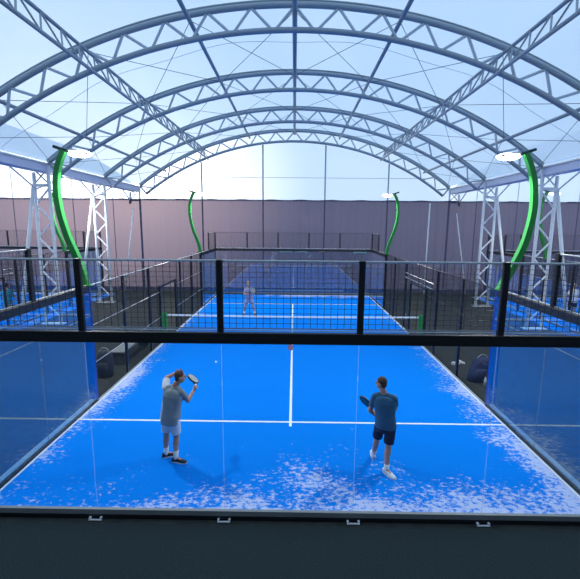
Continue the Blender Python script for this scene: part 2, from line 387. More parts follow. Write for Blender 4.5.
# columns
def column(sg, k):
    y = AY[k]; side = 'left' if sg < 0 else 'right'
    lab = {0: 'under the near-end arch', 1: 'under the nearest large arch', 2: 'under the second arch, beside the curved green pole', 3: 'under the third arch, in front of the curtain', 4: 'under the farthest arch, at the curtain'}[k]
    t = Thing('lattice_column', (sg*10.95, y, -.02), 'white steel lattice column on the %s side %s' % (side, lab), 'column', 'white lattice columns')
    P = lambda x, yy, z_: (sg*x, yy, z_)
    W_ = M_['white']
    t.part('leg', MB().tube([P(10.62, y, -.02), P(10.62, y, 6.98)], .072, 8), W_, smooth=True)
    zl = -.02 if k < 4 else 5.9
    t.part('leg', MB().tube([P(11.33-.01, y, zl), P(11.25, y, 6.70)], .072, 8), W_, smooth=True)
    if k < 4: t.part('raking_leg', MB().tube([P(12.35, y-.2, -.02), P(11.30, y, 6.2)], .075, 8), W_, smooth=True)
    t.part('cross_beam', MB().box(P(10.6, y-.06, 6.1), P(11.32, y+.06, 6.22)), W_)
    zz = .3 if k < 4 else 9; q = 0
    while zz < 5.8:
        z2 = zz+.72; xl = 11.33-.08*zz/6.7; xl2 = 11.33-.08*z2/6.7
        a, b = (P(10.62, y, zz), P(xl2, y, z2)) if q % 2 == 0 else (P(xl, y, zz), P(10.62, y, z2))
        t.part('diagonal_brace', MB().tube([a, b], .045, 6), W_); zz = z2; q += 1
    t.part('top_brace', MB().tube([P(10.62, y, 6.22), P(11.2, y, 6.8)], .035, 6), W_)
    t.part('top_brace', MB().tube([P(11.26, y, 6.22), P(10.68, y, 6.8)], .035, 6), W_)
    for dy in (-1.9, 1.9):
        if y+dy > 22: continue
        t.part('knee_brace', MB().tube([P(11.2, y, 6.0), P(11.0, y+dy, 6.76)], .035, 6), W_)
    if k < 4: t.part('base_plate', MB().box(P(10.45, y-.15, -.02), P(11.5, y+.15, .02)), W_)
for sg in (-1, 1):
    for k in range(5): column(sg, k)
# gable posts
for x, lb in ((-6.36, 'leftmost'), (-2.14, 'second from left'), (2.13, 'second from right'), (6.46, 'rightmost')):
    ztop = -6.38+math.sqrt(16.4**2-x*x)
    tag(MB().tube([(x, 22.28, -.02), (x, 22.28, ztop)], .05, 8).build('gable_post', M_['steel'], smooth=True), 'thin steel gable post, %s of the four in the main vault' % lb, 'post', 'gable posts')
for sg, lb in ((-1, 'left'), (1, 'right')):
    for i, x in enumerate((12.6, 15.4, 19.6, 23.8)):
        ztop = -6.38+math.sqrt(17.2**2-(x-21.75)**2)
        tag(MB().tube([(sg*x, 22.3, -.02), (sg*x, 22.3, ztop)], .025, 8).build('gable_post', M_['seam'], smooth=True), 'thin upright post on the %s neighbouring gable, number %s out from the gutter' % (lb, ('one', 'two', 'three', 'four')[i]), 'post', 'gable posts')
tag(MB().tube([(-9, 22.3, 7.75), (9, 22.3, 7.75)], .012, 5).build('gable_cable', M_['cable']), 'thin horizontal cable across the white gable above the curtain', 'cable')

# ------------------------------------------------------------------ court
def turf(x0, wear, label):
    mb = MB(); xs = (-5.0, 5.0)
    mb.box((-5.0, 0, -.02), (5.0, 20, 0), 0)
    z0, z1 = .0, .004
    for y in (3.05, 16.95): mb.box((-5, y-.03, z0), (5, y+.03, z1), 1)
    mb.box((-.03, 2.85, z0), (.03, 17.15, z1+.001), 1)
    for x in (-4.985, 4.945): mb.box((x, .0, z0), (x+.04, 20, z1-.001), 1)
    o = mb.build('playing_surface', [M_['turf'], M_['line']]); tag(o, label, 'court'); o.location = (x0, 0, 0); return o
turf(0, 1, 'bright blue padel court turf with white lines and scuffed sand, in the centre')
OX = 17.6
for sg, lb in ((-1, 'left'), (1, 'right')):
    turf(sg*OX, .6, 'blue court turf of the neighbouring court beyond the %s columns' % lb)
    tag(MB().box((sg*11.75, .5, -.019), (sg*(OX-5.25), 20, -.012)).build('turf_apron', M_['turf']), 'strip of blue turf beside the neighbouring court on the %s' % lb, 'turf')

def grid(mb, org, du, dv, nu, nv, r):
    """wire grid: org corner, du/dv full edge vectors, nu/nv wires"""
    org, du, dv = V(org), V(du), V(dv); nrm = du.cross(dv).normalized()
    for i in range(nu+1):
        a = org+du*(i/nu); mb.tube([a, a+dv], r, 4, False)
    for j in range(nv+1):
        a = org+dv*(j/nv)+nrm*r*1.2; mb.tube([a, a+du], r, 4, False)
    return mb
ZB0, ZB1 = 2.86, 3.02
def end_fence(near):
    y = 0 if near else 20; s = -1 if near else 1
    lab = 'near glass end wall with black beam and wire mesh above, across the whole picture' if near else 'far glass end wall of the centre court with black beam and mesh on top'
    t = Thing('glass_end_wall', (0, y, 0), lab, 'court wall')
    g = M_['glass'] if near else M_['fglass']
    for i in range(5):
        x0 = -5+2*i
        p = t.part('glass_pane', MB().box((x0+.006, y-.006, .14), (x0+1.994, y+.006, ZB0)), g)
        t.part('mesh_panel', grid(MB(), (x0+.03, y, ZB1+.05), (1.94, 0, 0), (0, 0, .96), 20, 13, .0042 if near else .004), M_['wire'])
    for i in range(6):
        x = -5+2*i
        if 0 < i < 5:
            t.part('post', MB().box((x-.045, y-.03+s*.03, ZB0), (x+.045, y+.03+s*.03, 4.06)), M_['black'], bevel=.008)
            t.part('glass_clamp', MB().box((x-.07, y+s*.02, 1.62), (x+.07, y+s*.01, 1.66)) if False else MB().box((x-.03, y+s*.008, 1.5), (x+.03, y+s*.02, 1.56)), M_['alu']) if not near else None
            c = MB().box((x-.10, y+s*.11, .0), (x+.10, y+s*.085, .012)); c.box((x-.10, y+s*.10, .012), (x-.07, y+s*.06, .04)); c.box((x+.07, y+s*.10, .012), (x+.10, y+s*.06, .04))
            t.part('floor_clip', c, M_['white'], label='small pale metal floor clip')
    if near:
        for x in (-3, -1, 1, 3): t.part('pane_joint', MB().box((x-.004, y-.008, .14), (x+.004, y+.008, ZB0)), M_['joint'])
    t.part('beam', MB().box((-5.1, y+s*.02, ZB0), (5.1, y+s*.10, ZB1)), M_['black'], bevel=.006)
    b = MB().tube([(-5, y, ZB1+.045), (5, y, ZB1+.045)], .009, 6); b.tube([(-5, y, ZB1+.015), (5, y, ZB1+.015)], .009, 6)
    t.part('mesh_bottom_rail', b, M_['silver'])
    t.part('mesh_top_rail', MB().tube([(-5, y, 4.04), (5, y, 4.04)], .017 if near else .012, 6), M_['silver'] if near else M_['black'])
    t.part('base_rail', MB().box((-5.1, y+s*.045, .06), (5.1, y-s*.01, .145)), M_['rail'], bevel=.004)
    t.part('base_kerb', MB().box((-5.1, y+s*.05, 0), (5.1, y, .06)), M_['black'])
    if near:
        ps = t.part('sticker', MB().tube([(.01, -.011, 2.79), (.01, -.007, 2.79)], .045, 20), M_['sticker'], label='round pinkish sticker on the glass below the beam')
    return t.o
near_wall = end_fence(True); far_wall = end_fence(False)

def side_fence(sg):
    side = 'left' if sg < 0 else 'right'
    t = Thing('side_fence', (sg*5.05, 10, 0), 'black wire mesh side fence with glass ends along the %s edge of the centre court' % side, 'fence')
    X = sg*5.06
    bx = lambda x0, y0, z0, x1, y1, z1: MB().box((sg*x0, y0, z0), (sg*x1, y1, z1))
    for y0 in (0, 2, 16, 18):
        t.part('glass_pane', bx(5.015, y0+.005, .05, 5.027, y0+1.995, ZB0), M_['sglass'])
    for y0 in (0, 16):
        t.part('beam', bx(5.0, y0, ZB0, 5.12, y0+4, ZB1), M_['black'], bevel=.006)
        b = MB().tube([(X, y0, ZB1+.02), (X, y0+4, ZB1+.02)], .012, 6)
        t.part('beam_top_rail', b, M_['silver'])
        t.part('base_rail', bx(5.05, y0, -.02, 5.16, y0+4, .07), M_['kerb' if sg < 0 else 'alu'])
        t.part('base_joint', bx(5.0, y0, -.02, 5.05, y0+4, .05), M_['black'])
        ys = y0 if y0 == 0 else 18
        t.part('mesh_panel', grid(MB(), (X, ys+.03, ZB1+.04), (0, 1.94, 0), (0, 0, .96), 20, 11, .0035), M_['wire'])
        t.part('mesh_top_rail', MB().tube([(X, ys, 4.04), (X, ys+2, 4.04)], .012, 6), M_['silver'])
    for y in (2, 18): t.part('pane_joint', bx(5.012, y-.007, .05, 5.03, y+.007, ZB0), M_['joint'])
    for y in (2, 18): t.part('post', bx(5.03, y-.05, ZB0, 5.10, y+.05, 4.06), M_['black'], bevel=.006)
    for y in (0, 20): t.part('corner_post', bx(5.03, y-.04, -.02, 5.11, y+.04, 4.06), M_['black'], bevel=.006)
    t.part('blue_post', bx(5.03, 3.98, -.02, 5.22, 4.13, 3.02), M_['blue'], label='tall blue steel post', bevel=.01)
    t.part('post', bx(5.03, 15.95, -.02, 5.15, 16.07, 3.02), M_['black'], bevel=.006)
    for y in (6.08, 8.15, 12.0, 14.0): t.part('post', bx(5.05, y-.05, -.02, 5.12, y+.05, 3.0), M_['black'], bevel=.006)
    # mesh in bays, leaving the entrance open
    for ya, yb, za in ((4.13, 6.03, 0), (6.13, 8.10, 0), (8.20, 9.17, 0), (9.17, 11.23, 2.2), (11.23, 11.95, 0), (12.05, 13.95, 0), (14.05, 15.95, 0)):
        nu = max(4, round((yb-ya)/.06)); nv = round((3.0-za)/.075)
        t.part('mesh_panel', grid(MB(), (X, ya, za), (0, yb-ya, 0), (0, 0, 3.0-za), nu, nv, .0032), M_['wire'])
    for ya, yb in ((4.1, 9.17), (11.23, 16)):
        for z_ in (1.02, 2.0): t.part('mid_rail', MB().tube([(X-sg*.02, ya, z_), (X-sg*.02, yb, z_)], .008, 6), M_['silver' if sg < 0 else 'wire'])
    t.part('top_rail', MB().tube([(X, 4.0, 3.02), (X, 16, 3.02)], .016, 6), M_['silver'] if sg < 0 else M_['black'])
    g = MB(); 
    for y in (9.2, 11.2): g.box((sg*5.03, y-.04, -.02), (sg*5.11, y+.04, 2.18))
    g.box((sg*5.03, 9.16, 2.14), (sg*5.11, 11.24, 2.22))
    t.part('gate_frame', g, M_['black'], bevel=.006)
    if sg > 0:
        for z_ in (2.32, 2.52): t.part('gate_rail', MB().tube([(5.0, 8.3, z_), (5.0, 11.9, z_)], .014, 6), M_['silver'])
    for y0, y1 in ((4.1, 9.15), (11.25, 16)): t.part('edge_kerb', bx(5.0, y0, -.02, 5.05, y1, .012), M_['alu'])
    return t.o
fenceL = side_fence(-1); fenceR = side_fence(1)

def net():
    t = Thing('court_net', (0, 10, 0), 'tennis style net with white top band and green posts across the centre court', 'net')
    t.part('netting', grid(MB(), (-5.05, 10, .04), (10.1, 0, 0), (0, 0, .82), 150, 13, .0018), M_['wire'])
    pts = [(-5.1+10.2*i/20, 10, .905-.03*math.sin(PI*i/20)) for i in range(21)]
    mb = MB(); 
    for a, b in zip(pts, pts[1:]): mb.add([(a[0], 9.985, a[2]-.03), (b[0], 9.985, b[2]-.03), (b[0], 10.015, b[2]-.03), (a[0], 10.015, a[2]-.03), (a[0], 9.985, a[2]+.03), (b[0], 9.985, b[2]+.03), (b[0], 10.015, b[2]+.03), (a[0], 10.015, a[2]+.03)], [(0, 3, 2, 1), (4, 5, 6, 7), (0, 1, 5, 4), (2, 3, 7, 6)])
    t.part('top_band', mb, M_['line'], label='white net band')
    t.part('centre_strap', MB().box((-.025, 9.98, 0), (.025, 10.02, .86)), M_['line'], label='white strap down the middle of the net')
    for sg in (-1, 1):
        p = MB().box((sg*5.10, 9.95, .06), (sg*5.30, 10.05, 1.0)); p.box((sg*5.02, 9.85, -.02), (sg*5.38, 10.15, .06))
        q = t.part('net_post', p, M_['green'], label='green net post', bevel=.02)
        t.part('winch', MB().tube([(sg*5.2, 9.93, .35), (sg*5.2, 9.955, .35)], .055, 12), M_['black'], parent=q)
    return t.o
net0 = net()

def lamp_pole(sg, y, label, watts):
    x0 = sg*5.125
    t = Thing('curved_lamp_pole', (x0, y, 3.0), label, 'lamp pole')
    KR = [(5.10, 3.02), (5.22, 3.3), (5.43, 3.75), (5.60, 4.25), (5.70, 4.9), (5.66, 5.5), (5.55, 5.9), (5.40, 6.22)]
    K = KR if sg > 0 and y < 10 else [(5.10, 3.02), (5.14, 3.3), (5.25, 3.68), (5.46, 4.26), (5.60, 4.9), (5.61, 5.5), (5.52, 5.92), (5.38, 6.22)]
    def cr(i, u):
        p = [K[max(0, min(len(K)-1, i+j))] for j in (-1, 0, 1, 2)]
        return tuple(.5*((2*p[1][c])+(-p[0][c]+p[2][c])*u+(2*p[0][c]-5*p[1][c]+4*p[2][c]-p[3][c])*u*u+(-p[0][c]+3*p[1][c]-3*p[2][c]+p[3][c])*u**3) for c in (0, 1))
    pts = [(sg*cr(i, u/5)[0], y+.05, cr(i, u/5)[1]) for i in range(len(K)-1) for u in range(5)]+[(sg*K[-1][0], y+.05, K[-1][1])]
    rr = [.11-.03*i/len(pts) for i in range(len(pts))]
    t.part('pole', MB().tube(pts, rr, 4, side=(0, 1, 0)), M_['green'], label='bright green curved pole')
    t.part('base_flange', MB().box((sg*5.0, y-.05, 3.0), (sg*5.24, y+.15, 3.04)), M_['green'])
    arm = MB().tube([(sg*5.62, y+.05, 6.32), (sg*5.12, y+.05, 6.16)], .035, 6)
    a = t.part('lamp_arm', arm, M_['dgreen'])
    h = MB().tube([(sg*5.26, y+.05, 6.24), (sg*5.2, y+.05, 6.225), (sg*4.80, y+.05, 6.15), (sg*4.76, y+.05, 6.14)], [(.02, .08), (.04, .15), (.035, .17), (.015, .1)], 12, side=(0, 0, 1))
    hh = t.part('lamp_head', h, M_['lamph'], smooth=False)
    ln = MB().ell((sg*5.0, y+.05, 6.15), (.27, .18, .08))
    t.part('lens', ln, M_['lamp'], parent=hh, label='glowing white lamp lens', smooth=True)
    if watts:
        ld = bpy.data.lights.new('court_lamp', 'AREA'); ld.shape = 'RECTANGLE'; ld.size = .36; ld.size_y = .26; ld.energy = watts; ld.color = (1, .98, .94)
        lo = bpy.data.objects.new('lamp_light', ld); COL.objects.link(lo); lo.parent = t.o
        pos = V((sg*5.0, y+.05, 6.03)); dirv = V((-sg*.55, .15 if y < 10 else -.15, -1))
        lo.rotation_euler = dirv.to_track_quat('-Z', 'Y').to_euler(); lo.location = pos-t.loc
    return t.o
poles = {}
for sg, lb in ((-1, 'left'), (1, 'right')):
    poles[sg, 0] = lamp_pole(sg, 4.0, 'large bright green curved lamp pole rising from the %s blue post near the camera' % lb, LAMP_W)
    poles[sg, 1] = lamp_pole(sg, 16.0, 'small green curved lamp pole at the far end of the %s centre-court side fence' % lb, LAMP_W)

# neighbouring courts: copies of the fences, net and lamp poles
for sg, lb in ((-1, 'left'), (1, 'right')):
    mv = (sg*OX, 0, 0)
    copy_tree(far_wall, None, mv, 'far glass end wall with black beam and mesh of the court beyond the %s columns' % lb)
    copy_tree(fenceL, None, mv, 'black mesh side fence on the left edge of the neighbouring %s court' % lb)
    copy_tree(fenceR, None, mv, 'black mesh side fence on the right edge of the neighbouring %s court' % lb)
    copy_tree(net0, None, mv, 'white banded net of the neighbouring court beyond the %s columns' % lb)
    for q in (-1, 1):
        inner = 'inner' if q == -sg else 'outer'
        m2 = (12.55*1-5.1+0+.05, -2, 0) if (sg > 0 and q < 0) else mv
        if sg > 0 and q < 0: m2 = (OX, -2, 0)
        if sg < 0 and q > 0: copy_tree(poles[-1, 1], None, (5.1-12.6, 0, 0), 'green curved lamp pole at the far inner side of the left neighbouring court')
        else: copy_tree(poles[q, 1], None, m2, 'green curved lamp pole at the far %s side of the %s neighbouring court' % (inner, lb))
        copy_tree(poles[q, 0], None, mv, 'green curved lamp pole at the near %s side of the %s neighbouring court' % (inner, lb))

# ------------------------------------------------------------------ small things round the court
def slim(a, b, r, label):
    tag(MB().tube([a, b], r, 8).build('leaning_pole', M_['white'], smooth=True), label, 'pole', 'white poles by the curtain')
slim((-11.65, 21.2, -.02), (-10.8, 21.35, 5.6), .05, 'white pole leaning on the mauve curtain, left of the court')
slim((9.0, 21.2, -.02), (9.08, 21.35, 6.05), .05, 'nearly upright white pole before the curtain, right of the far green lamp pole')
slim((11.85, 21.2, -.02), (10.9, 21.35, 5.4), .04, 'thin white pole leaning on the curtain just left of the right lattice column')

def bag(loc, m, label, tilt, h=.80, r=.22):
    t = Thing('sports_bag', loc, label, 'bag'); x, y, z_ = loc
    tz = math.tan(tilt)
    f = lambda k: (x+tz*k*h, y, z_+k*h)
    mb = MB(); mb.loft([(f(.0), r*.86, r*.66, (1, 0, 0)), (f(.04), r, r*.8, (1, 0, 0)), (f(.4), r*1.06, r*.86, (1, 0, 0)), (f(.78), r*1.0, r*.8, (1, 0, 0)), (f(.92), r*.86, r*.68, (1, 0, 0)), (f(1.0), r*.5, r*.4, (1, 0, 0))])
    b = t.part('body', mb, m, smooth=True)
    c = f(.99)
    pts = [(c[0]+.14*math.cos(PI*i/10), y, c[2]-.02+.12*math.sin(PI*i/10)) for i in range(11)]
    t.part('handle', MB().tube(pts, .014, 6, side=(0, 1, 0)), M_['alu'])
    po = MB(); po.loft([(V(f(.2))+V((0, -r*.72, 0)), r*.6, .07, (1, 0, 0)), (V(f(.24))+V((0, -r*.75, 0)), r*.68, .09, (1, 0, 0)), (V(f(.55))+V((0, -r*.75, 0)), r*.68, .09, (1, 0, 0)), (V(f(.6))+V((0, -r*.72, 0)), r*.5, .06, (1, 0, 0))])
    t.part('front_pocket', po, m, smooth=True)
    for s in (-1, 1):
        t.part('strap', MB().tube([V(f(.9))+V((s*.09, r*.55, 0)), V(f(.6))+V((s*.10, r*1.0, 0)), V(f(.2))+V((s*.10, r*.85, 0))], .016, 6), m)
bag((-5.62, 5.75, -.02), M_['bag'], 'upright black sports bag outside the left fence beside the blue post', 0)
bag((5.50, 5.75, -.02), M_['nbag'], 'dark navy backpack leaning outside the right fence near the blue post', .25, .72, .24)
# small red bag and shoes, right
t = Thing('small_bag', (5.95, 5.9, -.02), 'small reddish pink bag on the floor between the navy backpack and the right blue post', 'bag')
mb = MB(); mb.loft([((5.95, 5.9, -.02), .15, .11, (1, 0, 0)), ((5.95, 5.9, .03), .18, .14, (1, 0, 0)), ((5.95, 5.9, .2), .17, .13, (1, 0, 0)), ((5.95, 5.9, .27), .08, .06, (1, 0, 0))]); t.part('body', mb, M_['rbag'], smooth=True)
t.part('handle', MB().tube([(5.87, 5.9, .25), (5.89, 5.9, .36), (6.01, 5.9, .36), (6.03, 5.9, .25)], .012, 6, side=(0, 1, 0)), M_['whitec'])
def bottle(x, y, label, m):
    t = Thing('water_bottle', (x, y, -.02), label, 'bottle')
    t.part('body', MB().tube([(x, y, -.02), (x, y, .17), (x, y, .2), (x, y, .21)], [.036, .036, .02, .016], 12), m, smooth=True)
    t.part('cap', MB().tube([(x, y, .21), (x, y, .245)], .019, 12), M_['sole'])
bottle(5.62, 5.35, 'white water bottle on the floor in front of the navy backpack', M_['whitec'])
def shoe_mesh(mb, heel, d, ln=.28, w=.05, z0=0.0, h=.075):
    d = V(d).normalized(); sd = V((0, 0, 1)).cross(d); heel = V(heel)
    R = []
    for u, ww, hh in ((-.02, .6, .8), (.02, .85, 1.1), (.2, .85, 1.25), (.42, .85, 1.1), (.62, 1.05, .8), (.82, 1.0, .62), (.96, .7, .45), (1.0, .35, .3)):
        R.append((heel+d*ln*u+V((0, 0, z0+h*hh/2)), w*ww, h*hh/2))
    n = 14; vs_ = []
    for c, a, b in R:
        for j in range(n):
            q = 2*PI*j/n; ss = math.sin(q); vs_.append(c+sd*a*math.cos(q)+V((0, 0, b*(max(ss, -.85)))))
    k = len(R); fs = [(i*n+j, i*n+(j+1) % n, (i+1)*n+(j+1) % n, (i+1)*n+j) for i in range(k-1) for j in range(n)]+[tuple(range(n)), tuple((k-1)*n+j for j in range(n))]
    mb.add(vs_, fs); return mb
def sole_mesh(mb, heel, d, ln=.28, w=.053, z0=0.0):
    d = V(d).normalized(); sd = V((0, 0, 1)).cross(d); heel = V(heel); n = 18; out = []
    for k in range(n):
        q = 2*PI*k/n; u = .5-.52*math.cos(q); ww = w*(.9 if u < .5 else 1.05)*(abs(math.sin(q))**.6)
        out.append(heel+d*ln*u+sd*ww*math.copysign(1, math.sin(q)))
    vs_ = [p+V((0, 0, z0)) for p in out]+[p+V((0, 0, z0+.022)) for p in out]
    mb.add(vs_, [tuple(range(n)), tuple(range(n, 2*n))]+[(j, (j+1) % n, n+(j+1) % n, n+j) for j in range(n)]); return mb
for i, (x, y, dx, dy, lb) in enumerate(((5.45, 13.6, 1, .3, 'white trainer on the floor outside the right fence, beside the net end'), (5.75, 14.3, .6, 1, 'second white trainer a little farther along outside the right fence'), (5.35, 7.1, 1, .2, 'white trainer outside the right fence beyond the navy backpack'), (5.60, 7.35, .8, -.5, 'white trainer lying askew outside the right fence beyond the backpack'))):
    t = Thing('trainer', (x, y, -.02), lb, 'shoe')
    t.part('upper', shoe_mesh(MB(), (x, y, 0), (dx, dy, 0), z0=-.008), M_['whitec'], smooth=True)
    t.part('sole', sole_mesh(MB(), (x, y, 0), (dx, dy, 0), z0=-.02), M_['sole'])
# bench left
t = Thing('bench', (-5.65, 7.8, -.02), 'low grey bench with solid end panel outside the left fence', 'bench')
t.part('seat', MB().box((-5.86, 6.65, .40), (-5.44, 8.95, .45)), M_['bench'], bevel=.008)
for y in (6.75, 8.85): t.part('end_panel', MB().box((-5.83, y-.03, -.02), (-5.47, y+.03, .40)), M_['floor'])
t.part('back_panel', MB().box((-5.82, 6.78, .1), (-5.79, 8.82, .38)), M_['floor'])
# boards on the wall behind far glass: signs
for x0, x1, z0, z1, m, lb in ((-.95, -.1, 2.72, 2.92, 'signp', 'small pale green sign on the curtain behind the far glass, left of the middle'), (.1, .95, 2.72, 2.92, 'signp', 'small pale green sign on the curtain behind the far glass, right of the middle'), (1.75, 2.15, 2.76, 2.9, 'signy', 'small yellow sign on the curtain behind the far glass'), (4.1, 5.0, 2.7, 2.92, 'signp', 'small pale green sign on the curtain near the far right corner')):
    k = (22.0+5.5)/(20+5.5)
    t = Thing('wall_sign', ((x0+x1)/2, 21.4, z0-.1), lb, 'sign')
    t.part('board', MB().box((x0, 21.38, z0), (x1, 21.41, z1)), M_[m])
    for q in (x0+.1, x1-.1): t.part('bracket', MB().box((q-.015, 21.41, z0+.02), (q+.015, 21.5, z1-.02)), M_['steel'])
t = Thing('spectator_bench', (1.9, 20.8, -.02), 'long pale bench behind the far glass wall', 'bench')
t.part('seat', MB().box((-2.6, 20.65, .13), (3.4, 21.0, .17)), M_['bench'])
for x in (-2.3, .4, 3.1): t.part('leg', MB().box((x-.04, 20.67, -.02), (x+.04, 20.98, .13)), M_['black'])
# flying ball
tag(MB().ell((-2.32, 6.0, .38), (.034, .034, .034)).build('padel_ball', M_['ball'], smooth=True), 'pale ball in the air ahead of the player in the grey shirt', 'ball')

# ------------------------------------------------------------------ people
def norm(v): return V(v).normalized()
def hand(mb, wrist, d, across, curl, r=.0085, thumb=1):
    """palm along d; fingers spread along 'across'; curl bends them towards palm normal"""
    wrist, d, ac = V(wrist), norm(d), norm(across); ac = (ac-d*ac.dot(d)).normalized(); pn = d.cross(ac)
    pe = wrist+d*.085
    mb.cap(wrist-d*.02, wrist+d*.015, .026, .028)
    for k in (-.024, 0, .024): mb.cap(wrist+d*.02+ac*k*.8, pe+ac*k, .017, .016)
    for k, ln in zip((-.033, -.011, .011, .033), (.78, .95, 1.0, .86)):
        p = pe+ac*k; a = 0
        for q, sl in enumerate((.038, .026, .020)):
            a += curl*(.75, 1.0, .8)[q]
            dd = d*math.cos(a)+pn*math.sin(a); e = p+dd*sl*ln
            mb.cap(p, e, r*(1-.08*q), r*(1-.08*(q+1)), 8); p = e
    th = wrist+d*.03+ac*.03*thumb
    d1 = (ac*.75*thumb+d*.55+pn*.35).normalized(); m1 = th+d1*.038
    d2 = (d*.7+pn*(.3+.5*min(1, curl))+ac*.15*thumb).normalized(); m2 = m1+d2*.03
    mb.cap(th-d1*.01, m1, .013, .011, 8); mb.cap(m1, m2, .0105, .009, 8)
    return pe+pn*.03      # centre of the grip
def racket(grip, d, nrm, label, rot=0):
    grip, d, nv = V(grip), norm(d), norm(nrm); nv = (nv-d*nv.dot(d)).normalized(); sd = d.cross(nv)
    t = Thing('padel_racket', grip-d*.06, label, 'racket', 'padel rackets')
    t.part('handle', MB().tube([grip-d*.07, grip+d*.07], .016, 10), M_['sole'], smooth=True, label='pale wrapped grip')
    hc = grip+d*.27; out = []
    for k in range(32):
        q = 2*PI*k/32; rx = .128; ry = .135
        w = 1-.12*max(0, -math.sin(q)); out.append(hc+sd*rx*math.cos(q)*w+d*ry*math.sin(q))
    mb = MB(); mb.tube(out+[out[0]], [(.019, .014)]*33, 8, False, side=nv)
    for s in (-1, 1): mb.tube([grip+d*.06, grip+d*.11+sd*.03*s, hc-d*.10+sd*.065*s], .013, 8)
    t.part('frame', mb, M_['darkr'], smooth=True)
    f = MB(); n = 32
    vs_ = [hc+(p-hc)*.95+nv*.015 for p in out]+[hc+(p-hc)*.95-nv*.015 for p in out]
    f.add(vs_, [tuple(range(n)), tuple(range(n, 2*n))]+[(j, (j+1) % n, n+(j+1) % n, n+j) for j in range(n)])
    t.part('face', f, M_['darkr'] if 'blue' in label else M_['pale'], label=None if 'blue' in label else 'pale racket face')
    hs = MB()
    for i in range(-2, 3):
        for j in range(-2, 3):
            if abs(i)+abs(j) < 4: c = hc+sd*.032*i+d*.032*j; hs.tube([c-nv*.0158, c+nv*.0158], .006, 8)
    t.part('hole_pattern', hs, M_['darkr'])

